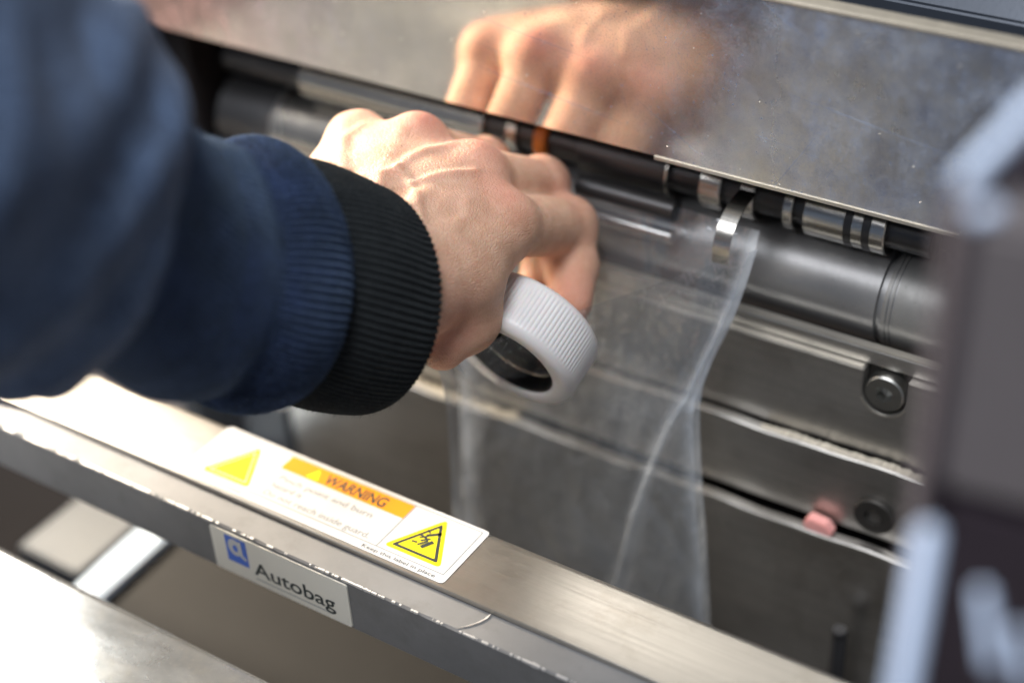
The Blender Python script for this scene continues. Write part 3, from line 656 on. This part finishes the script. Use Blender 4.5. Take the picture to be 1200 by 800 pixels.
v2, f2, s2_ = film_sheet(BAG['bl'], BAG['br'], 70, 70, lambda s, t: -2 * math.sin(math.pi * s) * t, lambda s, t: 0.9 * math.sin(14 * s + 3 * t) * g(t, 0.2, 0.25) + 0.6 * math.sin(31 * s) * g(t, 0.1, 0.12))
n0 = len(bag_v); bag_v += v2; bag_f += [tuple(i + n0 for i in q) for q in f2]; bag_s += s2_
bagm = bpy.data.meshes.new('plastic_bag'); bagm.from_pydata([tuple(map(float, p)) for p in bag_v], [], bag_f)
att = bagm.attributes.new('seam', 'FLOAT', 'POINT'); att.data.foreach_set('value', bag_s)
bag = link('plastic_bag', bagm, 'film', None, True)
prop(bag, "clear creased plastic bag hanging open from the roller below the hand", 'bag')

# ------------------------------------------------------------------ white ribbed cap
CF = Vector((-20.5, -59.0, 36.4)) * mm       # centre of the open face
AX = Vector((0.028, 0.934, 0.356)).normalized()
capt = thing('plastic_ring', CF, "white ribbed plastic ring with dark hollow core gripped under the hand", 'ring')
CR, CI, CL, CB = 23.4, 16.3, 20.5, 3.5
prof = [(5.0, CI), (1.2, CI), (0.4, CI + 0.5), (0.0, CI + 1.4)] + [(CB - CB * math.cos(math.radians(a)), CR - CB + CB * math.sin(math.radians(a))) for a in range(0, 91, 15)]
prof += [(s, CR) for s in np.linspace(CB + 1, CL - CB - 1, 8)] + [(CL - CB + CB * math.sin(math.radians(a)), CR - CB + CB * math.cos(math.radians(a))) for a in range(0, 91, 15)] + [(CL, 8.0), (CL, 0)]
def ribs(s, r, t):
    s /= mm; w = max(0, min(1, (s - 2.2) / 2.0)) * max(0, min(1, (CL - 2.2 - s) / 2.0)) if r > (CR - 1.5) * mm else 0
    return r - 0.20 * mm * w * (0.5 + 0.5 * math.cos(96 * t)) ** 2
lathe('ribbed_shell', [(s * mm, r * mm) for s, r in prof], CF, AX, 'white_cap', capt, 576, True, ribs)
lathe('inner_liner', [(0.9 * mm, (CI - 0.05) * mm), (1.4 * mm, (CI - 0.6) * mm), (13 * mm, (CI - 1.2) * mm), (13.6 * mm, (CI - 2.6) * mm), (18.4 * mm, (CI - 3.0) * mm), (18.6 * mm, 0)], CF, AX, 'cap_inside', capt, 64)
lathe('glint_band', [(6.5 * mm, (CI - 1.25) * mm), (6.7 * mm, (CI - 1.6) * mm), (9.6 * mm, (CI - 1.8) * mm), (9.8 * mm, (CI - 1.3) * mm)], CF, AX, 'shaft', capt, 64)  # metal band added to give a glint inside the dark hollow
lathe('glint_insert', [(12.2 * mm, (CI - 1.3) * mm), (11.9 * mm, (CI - 2.0) * mm), (12.4 * mm, (CI - 4.2) * mm), (17.5 * mm, (CI - 4.6) * mm)], CF, AX, 'shaft', capt, 64)  # deeper metal ring, likewise added as a glint

# ------------------------------------------------------------------ person: hand as one continuous surface, sleeve and cuffs
person = thing('person', (-0.045, -0.12, 0.09), "person in navy sweatshirt with left hand reaching into the machine", 'person')
VOX = 0.85
LO = np.array([-118.0, -150.0, 22.0]); HI = np.array([12.0, 16.0, 140.0])
dims = np.ceil((HI - LO) / VOX).astype(int)
gx, gy, gz = [LO[k] + VOX * np.arange(dims[k], dtype=np.float32) for k in range(3)]
D = np.full(tuple(dims), 50.0, np.float32)
def smin(a, b, k):
    h = np.clip(0.5 + 0.5 * (b - a) / k, 0, 1); return b + (a - b) * h - k * h * (1 - h)
def cap(p, q, r1, r2, k, carve=False):
    """tapered capsule blended into the field, evaluated only in its own box"""
    global D
    p = np.array(p, np.float32); q = np.array(q, np.float32); m = max(r1, r2) + k + 6
    i0 = np.maximum(0, np.floor((np.minimum(p, q) - m - LO) / VOX).astype(int)); i1 = np.minimum(dims, np.ceil((np.maximum(p, q) + m - LO) / VOX).astype(int) + 1)
    sl = tuple(slice(a, b) for a, b in zip(i0, i1))
    X, Y, Z = gx[sl[0]][:, None, None] - p[0], gy[sl[1]][None, :, None] - p[1], gz[sl[2]][None, None, :] - p[2]
    d = q - p; L2 = float(d @ d) + 1e-9
    t = np.clip((X * d[0] + Y * d[1] + Z * d[2]) / L2, 0, 1)
    dist = np.sqrt((X - t * d[0]) ** 2 + (Y - t * d[1]) ** 2 + (Z - t * d[2]) ** 2) - (r1 + (r2 - r1) * t)
    D[sl] = -smin(-D[sl], dist, k) if carve else smin(D[sl], dist, k)
def chain(pts, rad, k):
    for a, b, r1, r2 in zip(pts[:-1], pts[1:], rad[:-1], rad[1:]): cap(a, b, r1, r2, k)
A_DIR = np.array([0.227, 0.915, -0.322]); A_DIR /= np.linalg.norm(A_DIR)
WR = np.array([-38.0, -103.0, 83.5])
# forearm and wrist
for off, r in ((-13, 14), (0, 16), (11, 14)):
    o = np.array([off, 0, 0]); cap(np.array([-51, -99, 77]) + o - A_DIR * 26, np.array([-47, -94, 78]) + o * 1.0, r + 1, r, 9)
IM, MM_, RM, PM = np.array([-28.5, -46, 78.5]), np.array([-45, -37, 86.5]), np.array([-67.5, -36.5, 91.5]), np.array([-89.5, -39.5, 89.0])
# metacarpals
for b, t, r1, r2 in (((-31, -98, 81), IM, 12, 10.5), ((-39, -100, 84), MM_, 12, 10.5), ((-48, -99, 84), RM, 12, 10), ((-57, -97, 82), PM, 13, 9.5)):
    cap(b, t, r1, r2, 9)
# back of the hand filled between the bones
for a, b in ((IM, MM_), (MM_, RM), (RM, PM)): cap((np.array(a) + b) / 2 + (0, -5, -1.0), (np.array(a) * .35 + np.array(b) * .35 + np.array((-43, -92, 84)) * .3), 9.5, 12, 8)
# fleshy underside
cap((-58, -93, 72), (-83, -55, 78), 14, 11, 9); cap((-45, -80, 72), (-50, -52, 74), 13, 10, 9); cap((-72, -80, 80), (-88, -52, 84), 12, 10, 8)
# thumb side: first metacarpal, web, thumb
cap((-31, -98, 78), (-27, -69, 71), 11, 9.5, 8)
cap((-27, -72, 73), (-29, -52, 74), 10, 9, 7)
chain([(-27, -69, 71), (-26.5, -70, 58), (-27.0, -83.5, 57.0)], (9.5, 9.3, 8.3), 6)
# knuckles
for c, r in ((IM + (0.5, -0.5, 1.6), 9.8), (MM_ + (0.5, 0, 2.0), 9.8), (RM + (0.5, 0.5, 1.8), 9.6), (PM + (-0.5, 0.5, 1.0), 9.4)): cap(c, c + (0, 1.0, -0.5), r - 0.3, r - 0.3, 6)
# fingers
chain([IM, (-28, -8.5, 58.0), (-21.5, -15.8, 48.0), (-14.8, -28.5, 43.5)], (10.4, 9.9, 8.2, 7.3), 3.2)
chain([MM_, (-42, -2.0, 67.0), (-38, -8, 47), (-32, -22, 40)], (10.2, 9.3, 7.8, 7.0), 3.2)
chain([RM, (-64, -3.0, 70), (-59, -10, 50), (-53, -24, 42)], (9.2, 8.4, 7.3, 6.5), 3.2)
chain([PM, (-85, -9, 71), (-79, -14, 54), (-72, -26, 46)], (8.6, 7.4, 6.5, 5.8), 3.2)
for c, r in (((-28.0, -8.2, 59.0), 9.4), ((-42, -2.0, 68.0), 9.3), ((-64, -3, 71), 8.6), ((-85, -9, 72), 7.7)): cap(c, c, r, r, 2.5)
# extensor tendons fanning out from the wrist
for t, b in ((IM, (-33, -90, 92)), (MM_, (-40, -92, 95)), (RM, (-47, -92, 95)), (PM, (-54, -90, 93))):
    t = np.array(t) + (0, -6, 8.2); b = np.array(b, float) + (0, 0, 2.0); cap(b, t, 1.6, 1.9, 3.0)

def surface_nets(V):
    S = V < 0; nx, ny, nz = V.shape
    P = np.zeros((nx - 1, ny - 1, nz - 1, 3), np.float32); C = np.zeros((nx - 1, ny - 1, nz - 1), np.float32)
    corner = lambda a, o: a[o[0]:nx - 1 + o[0], o[1]:ny - 1 + o[1], o[2]:nz - 1 + o[2]]
    for ax in range(3):
        for u_ in (0, 1):
            for w_ in (0, 1):
                o0 = [0, 0, 0]; others = [k for k in range(3) if k != ax]; o0[others[0]] = u_; o0[others[1]] = w_; o1 = list(o0); o1[ax] = 1
                a, b = corner(V, o0), corner(V, o1); cr_ = (a < 0) != (b < 0)
                t = np.where(cr_, a / np.where(cr_, a - b, 1), 0)
                for k in range(3): P[..., k] += np.where(cr_, (o0[k] + (t if k == ax else 0)), 0)
                C += cr_
    act = C > 0; idx = -np.ones(C.shape, int); idx[act] = np.arange(act.sum())
    verts = np.argwhere(act) + P[act] / C[act][:, None]
    quads = []
    for ax in range(3):
        o = [0, 0, 0]; o[ax] = 1; a = V[:nx - o[0], :ny - o[1], :nz - o[2]] < 0; b = V[o[0]:, o[1]:, o[2]:] < 0
        e = np.argwhere(a != b); sgn = a[tuple(e.T)]
        k1, k2 = [k for k in range(3) if k != ax]
        ok = (e[:, k1] > 0) & (e[:, k2] > 0) & (e[:, k1] < C.shape[k1]) & (e[:, k2] < C.shape[k2]) & (e[:, ax] < C.shape[ax])
        e, sgn = e[ok], sgn[ok]
        def at(d1, d2): q = e.copy(); q[:, k1] -= d1; q[:, k2] -= d2; return idx[tuple(q.T)]
        q = np.stack([at(1, 1), at(0, 1), at(0, 0), at(1, 0)], 1); flip = sgn if ax != 1 else ~sgn
        q[~flip] = q[~flip][:, ::-1]; quads.append(q)
    return verts * VOX + LO, np.concatenate(quads)
hv, hf = surface_nets(D)
# keep it smooth, then model veins, creases and skin flush on the surface itself
he = np.concatenate([hf[:, [0, 1]], hf[:, [1, 2]], hf[:, [2, 3]], hf[:, [3, 0]]])
def laplace(v, n, f=0.5):
    cnt = np.zeros(len(v)); np.add.at(cnt, he[:, 0], 1); np.add.at(cnt, he[:, 1], 1)
    for _ in range(n):
        s = np.zeros_like(v)
        for k in range(v.shape[1]):
            s[:, k] = np.bincount(he[:, 0], v[he[:, 1], k], len(v)) + np.bincount(he[:, 1], v[he[:, 0], k], len(v))
        v = v + f * (s / cnt[:, None] - v)
    return v
hv = laplace(hv, 4)
def normals(v, f):
    n = np.cross(v[f[:, 2]] - v[f[:, 0]], v[f[:, 3]] - v[f[:, 1]]); o = np.zeros_like(v)
    for k in range(4): np.add.at(o, f[:, k], n)
    return o / (np.linalg.norm(o, axis=1, keepdims=True) + 1e-9)
hn = normals(hv, hf)
if (hn * (hv - np.array([-50, -60, 78]))).sum() < 0: hf = hf[:, ::-1]; hn = -hn
def near_poly(v, pts):
    best = np.full(len(v), 1e9); pts = np.array(pts, float)
    for a, b in zip(pts[:-1], pts[1:]):
        d = b - a; t = np.clip((v - a) @ d / (d @ d), 0, 1); best = np.minimum(best, np.linalg.norm(v - a - t[:, None] * d, axis=1))
    return best
VEINS = [([(-34.3, -78.7, 95.2), (-38.4, -74.2, 96.4), (-44.0, -68.5, 97.8), (-50.5, -63.9, 98.4), (-55.3, -62.1, 99.9)], 1.6, 0.85),
         ([(-47.5, -64.6, 97.8), (-43.9, -59.9, 98.8), (-40.3, -53.8, 98.2), (-37.1, -45.6, 95.6)], 1.5, 0.8),
         ([(-55.3, -62.1, 99.9), (-54.9, -55.7, 100.7), (-53.6, -47.6, 100.1), (-50.2, -39.4, 98.8)], 1.8, 0.75),
         ([(-70.9, -68.5, 98.3), (-78.0, -61.0, 98.9), (-83.2, -52.4, 99.5), (-82.4, -44.5, 99.7)], 1.9, 0.55),
         ([(-63.8, -68.5, 98.4), (-57.3, -66.8, 100.5), (-54.9, -62.2, 99.7)], 1.6, 0.55),
         ([(-27.2, -73.4, 92.0), (-28.0, -65.4, 92.0), (-30.8, -59.8, 94.2)], 2.2, 0.4)]
disp = np.zeros(len(hv))
upw = np.clip(hn[:, 2] * 1.5, 0, 1)
for pts, w, h in VEINS: disp += 1.15 * h * np.exp(-(near_poly(hv, pts) / w) ** 2) * upw
# knuckle creases on the finger joints
for c, d in (((-28, -8.5, 67), (0.0, 0.88, -0.47)), ((-42, -2, 76), (0.0, 0.88, -0.45))):
    r = hv - np.array(c, float); s = r @ np.array(d); q = np.linalg.norm(r, axis=1)
    disp += -0.28 * np.exp(-(q / 7) ** 2) * (0.5 + 0.5 * np.cos(s * 2.6)) * np.clip(hn[:, 2] * 2, 0, 1)
# slight unevenness of flesh
disp += 0.22 * np.sin(hv[:, 0] * 0.31 + 1.2 * np.sin(hv[:, 1] * 0.17)) * np.sin(hv[:, 1] * 0.27 + hv[:, 2] * 0.2)
hv = hv + hn * disp[:, None]
flush = np.zeros(len(hv))
for c, r, a in ((IM + (1, 1, 10), 10, 0.55), (MM_ + (1, 3, 10), 10, 0.55), (RM + (3, 3, 10), 10, 0.75), (PM + (0, 4, 9), 9, 0.4), ((-28, -6, 60), 11, 0.5), ((-42, 0, 70), 11, 0.4), ((-15, -28, 43), 12, 0.6), ((-24, -82, 58), 13, 0.15), ((-22, -90, 68), 13, 0.45), ((-64, -2, 72), 11, 0.5)):
    flush += a * np.exp(-(np.linalg.norm(hv - np.array(c), axis=1) / r) ** 2)
keep = None
hm = bpy.data.meshes.new('hand'); hm.vertices.add(len(hv)); hm.vertices.foreach_set('co', (hv * mm).astype(np.float32).ravel())
hm.loops.add(len(hf) * 4); hm.loops.foreach_set('vertex_index', hf.astype(np.int32).ravel())
hm.polygons.add(len(hf)); hm.polygons.foreach_set('loop_start', (np.arange(len(hf)) * 4).astype(np.int32)); hm.polygons.foreach_set('use_smooth', [True] * len(hf))
hm.update(calc_edges=True); hm.validate()
at_ = hm.attributes.new('flush', 'FLOAT', 'POINT'); at_.data.foreach_set('value', flush.astype(np.float32))
hand = link('hand', hm, 'skin', person); hand['label'] = "left hand with back up, knuckles bent and thumb tucked under"

# cloth tubes along the forearm; s in mm measured back from the wrist along the arm
ARM = np.array([[-45.0, -84.0, 70.0], [-50.0, -96.5, 76.0], [-63.5, -119.0, 93.0], [-68.7, -147.0, 110.0], [-63.9, -174.2, 145.0], [-57.0, -226.0, 190.0], [-75, -276, 225], [-110, -360, 262], [-150, -480, 280]])
ARM_S = np.concatenate([[0], np.cumsum(np.linalg.norm(np.diff(ARM, axis=0), axis=1))]) - np.linalg.norm(ARM[1] - ARM[0])
ARM_N = np.array([[0.28, 0.87, -0.40], [0.28, 0.87, -0.40], [0.30, 0.85, -0.43], [0.34, 0.80, -0.50], [0.36, 0.74, -0.56], [0.2, 0.75, -0.62], [0.15, 0.78, -0.6], [0.25, 0.9, -0.35], [0.3, 0.9, -0.2]])
def frame_at(s):
    k = np.clip(np.searchsorted(ARM_S, s) - 1, 0, len(ARM) - 2); u = (s - ARM_S[k]) / (ARM_S[k + 1] - ARM_S[k])
    nrm = ARM_N[k] + (ARM_N[k + 1] - ARM_N[k]) * min(1, max(0, u)); nrm /= np.linalg.norm(nrm)
    ux = np.array([1.0, 0, 0]) - nrm * nrm[0]; ux /= np.linalg.norm(ux); uy = np.cross(ux, nrm); uy = uy if uy[2] > 0 else -uy
    return ARM[k] + (ARM[k + 1] - ARM[k]) * u, ux, uy
def cloth_tube(name, prof, m, parent, n, ribs_n=0, rib_a=lambda s: 0.0, wr=lambda s, a: 0.0, ell=1.05, shift=(0, 0)):
    """prof: (s, r) in mm along the arm; ribs run along it"""
    vs, fs = [], []; A = np.linspace(0, 2 * np.pi, n, endpoint=False); ca, sa = np.cos(A), np.sin(A)
    ribw = np.abs(np.cos(A * ribs_n / 2)) ** 0.7 - 0.6 if ribs_n else 0 * A
    for s, r in prof:
        w = np.array([wr(s, a) for a in A]); R_ = r + rib_a(s) * ribw + w
        c, UX, UY = frame_at(s); c = c + UX * shift[0] + UY * shift[1]
        P = c[None] + (ca * R_ * ell)[:, None] * UX + (sa * R_ / ell)[:, None] * UY; vs.append(P)
    V = np.concatenate(vs) * mm; L = len(prof); k = np.arange(n); k2 = (k + 1) % n
    F = np.concatenate([np.stack([i * n + k, i * n + k2, (i + 1) * n + k2, (i + 1) * n + k], 1) for i in range(L - 1)])
    me = bpy.data.meshes.new(name); me.from_pydata(V.tolist(), [], F.tolist()); me.update()
    bm = bmesh.new(); bm.from_mesh(me); bmesh.ops.recalc_face_normals(bm, faces=bm.faces); bm.to_mesh(me); bm.free()
    return link(name, me, m, parent, True), V
def resample(pts, step):
    out = [pts[0]]
    for a, b in zip(pts[:-1], pts[1:]):
        n = max(1, int(math.hypot(b[0] - a[0], b[1] - a[1]) / step)); out += [(a[0] + (b[0] - a[0]) * t / n, a[1] + (b[1] - a[1]) * t / n) for t in range(1, n + 1)]
    return out
def roundprof(pts, it=2):
    for _ in range(it):
        q = [pts[0]]
        for a, b in zip(pts[:-1], pts[1:]): q += [(a[0] * .75 + b[0] * .25, a[1] * .75 + b[1] * .25), (a[0] * .25 + b[0] * .75, a[1] * .25 + b[1] * .75)]
        pts = q + [pts[-1]]
    return pts
# black ribbed cuff of the layer underneath
bc = resample(roundprof([(8, 31.0), (-2.5, 32.0), (-4.7, 33.4), (-2.5, 35.2), (8, 36.8), (18, 37.0), (28, 35.0), (42, 33)]), 0.9)
cuff, cuffV = cloth_tube('ribbed_cuff', bc, 'black_rib', person, 1040, 104, lambda s: 1.15, lambda s, a: 0.6 * math.sin(2 * a + 0.7) + 0.5 * math.sin(3 * a + s * 0.06), 1.0, (2.6, -0.6))
cuff['label'] = "black ribbed cuff next to the wrist"
# navy sleeve: ribbed rolled end, fine knit body, then a thick bunch of cloth nearer the elbow
nv_ = resample(roundprof([(46, 31.0), (33, 32.0), (28.0, 33.5), (27.0, 36.6), (31, 39.8), (39, 40.2), (46, 38.2), (50, 34.8), (56, 37.0), (66, 37.0), (86, 35.0), (124, 33.0)]), 0.9)
def wr_n(s, a):
    return 0.9 * math.sin(2 * a + 0.4) + 0.7 * math.sin(3 * a + s * 0.05) + 0.5 * math.sin(5 * a - s * 0.13 + 1.0) * min(1, max(0, (s - 40) / 20))
slv, slvV = cloth_tube('sleeve_cuff', nv_, 'navy_rib', person, 1100, 110, lambda s: 1.9 if s < 48 else max(0.3, 1.9 - (s - 48) * 0.25), wr_n, 1.0, (2.4, -2.2))
slv['label'] = "navy sleeve end with rolled ribbed edge"
up = resample(roundprof([(128, 34.0), (114, 36.0), (105.0, 39.5), (104.5, 45.5), (112, 48.5), (140, 49), (180, 50), (220, 56), (280, 64), (340, 70), (450, 76)]), 1.6)
def wr_u(s, a):
    return 1.6 * math.sin(2 * a + 1.0 + s * 0.02) + 1.5 * math.sin(3 * a - s * 0.06) + 1.5 * math.sin(6 * a + s * 0.11 + math.sin(s * .05) * 2) + 0.9 * abs(math.sin(4 * a - s * 0.13 + 1.3 * math.sin(3 * a)))
ups, upV = cloth_tube('sleeve', up, 'navy', person, 360, 0, lambda s: 0, wr_u, 1.0, (0, 0))
ups['label'] = "thick bunched navy sweatshirt sleeve out of focus"
tor = lathe('sweatshirt_body', [(-0.95, 0.20), (-0.35, 0.215), (0.0, 0.225), (0.22, 0.21), (0.33, 0.15), (0.37, 0.07), (0.38, 0.0)], Vector((-0.13, -0.68, 0.0)), (0, 0, 1), 'navy', person, 48)
tor['label'] = "navy sweatshirt body, seen only as a dark blur mirrored in the cover plate"
# loose fibres standing off the cloth
def nearest_axis(P):
    ss = np.linspace(-4, 200, 120); A = np.array([frame_at(q)[0] for q in ss]) * mm
    return A[np.argmin(((P[:, None] - A[None]) ** 2).sum(2), axis=1)]
def fuzz(name, V, count, length, m, parent, smax):
    L = len(V); pick = RNG.integers(0, L, count); P = V[pick]
    cen = nearest_axis(P); nrm = P - cen; nrm /= np.linalg.norm(nrm, axis=1, keepdims=True)
    dirs = nrm * 0.8 + RNG.normal(0, 0.6, P.shape); dirs /= np.linalg.norm(dirs, axis=1, keepdims=True)
    l = (length * (0.4 + RNG.random(count)))[:, None] * mm; side = np.cross(dirs, RNG.normal(0, 1, P.shape)); side /= np.linalg.norm(side, axis=1, keepdims=True)
    b = P - nrm * 0.0002; w = 0.00005
    mid = P + dirs * l * 0.55; tip = mid + (dirs + RNG.normal(0, 0.5, P.shape)) * l * 0.5
    vs = np.stack([b - side * w, b + side * w, mid + side * w * .7, mid - side * w * .7, tip], 1).reshape(-1, 3)
    k = np.arange(count) * 5
    fs = [(a, a + 1, a + 2, a + 3) for a in k.tolist()] + [(a + 3, a + 2, a + 4) for a in k.tolist()]
    return prop(from_py(name, vs, fs, m, parent), kind='stuff')
fuzz('loose_fibres', cuffV, 14000, 1.1, 'fuzz_black', cuff, 30)
fuzz('loose_fibres', slvV, 18000, 1.2, 'fuzz_navy', slv, 60)
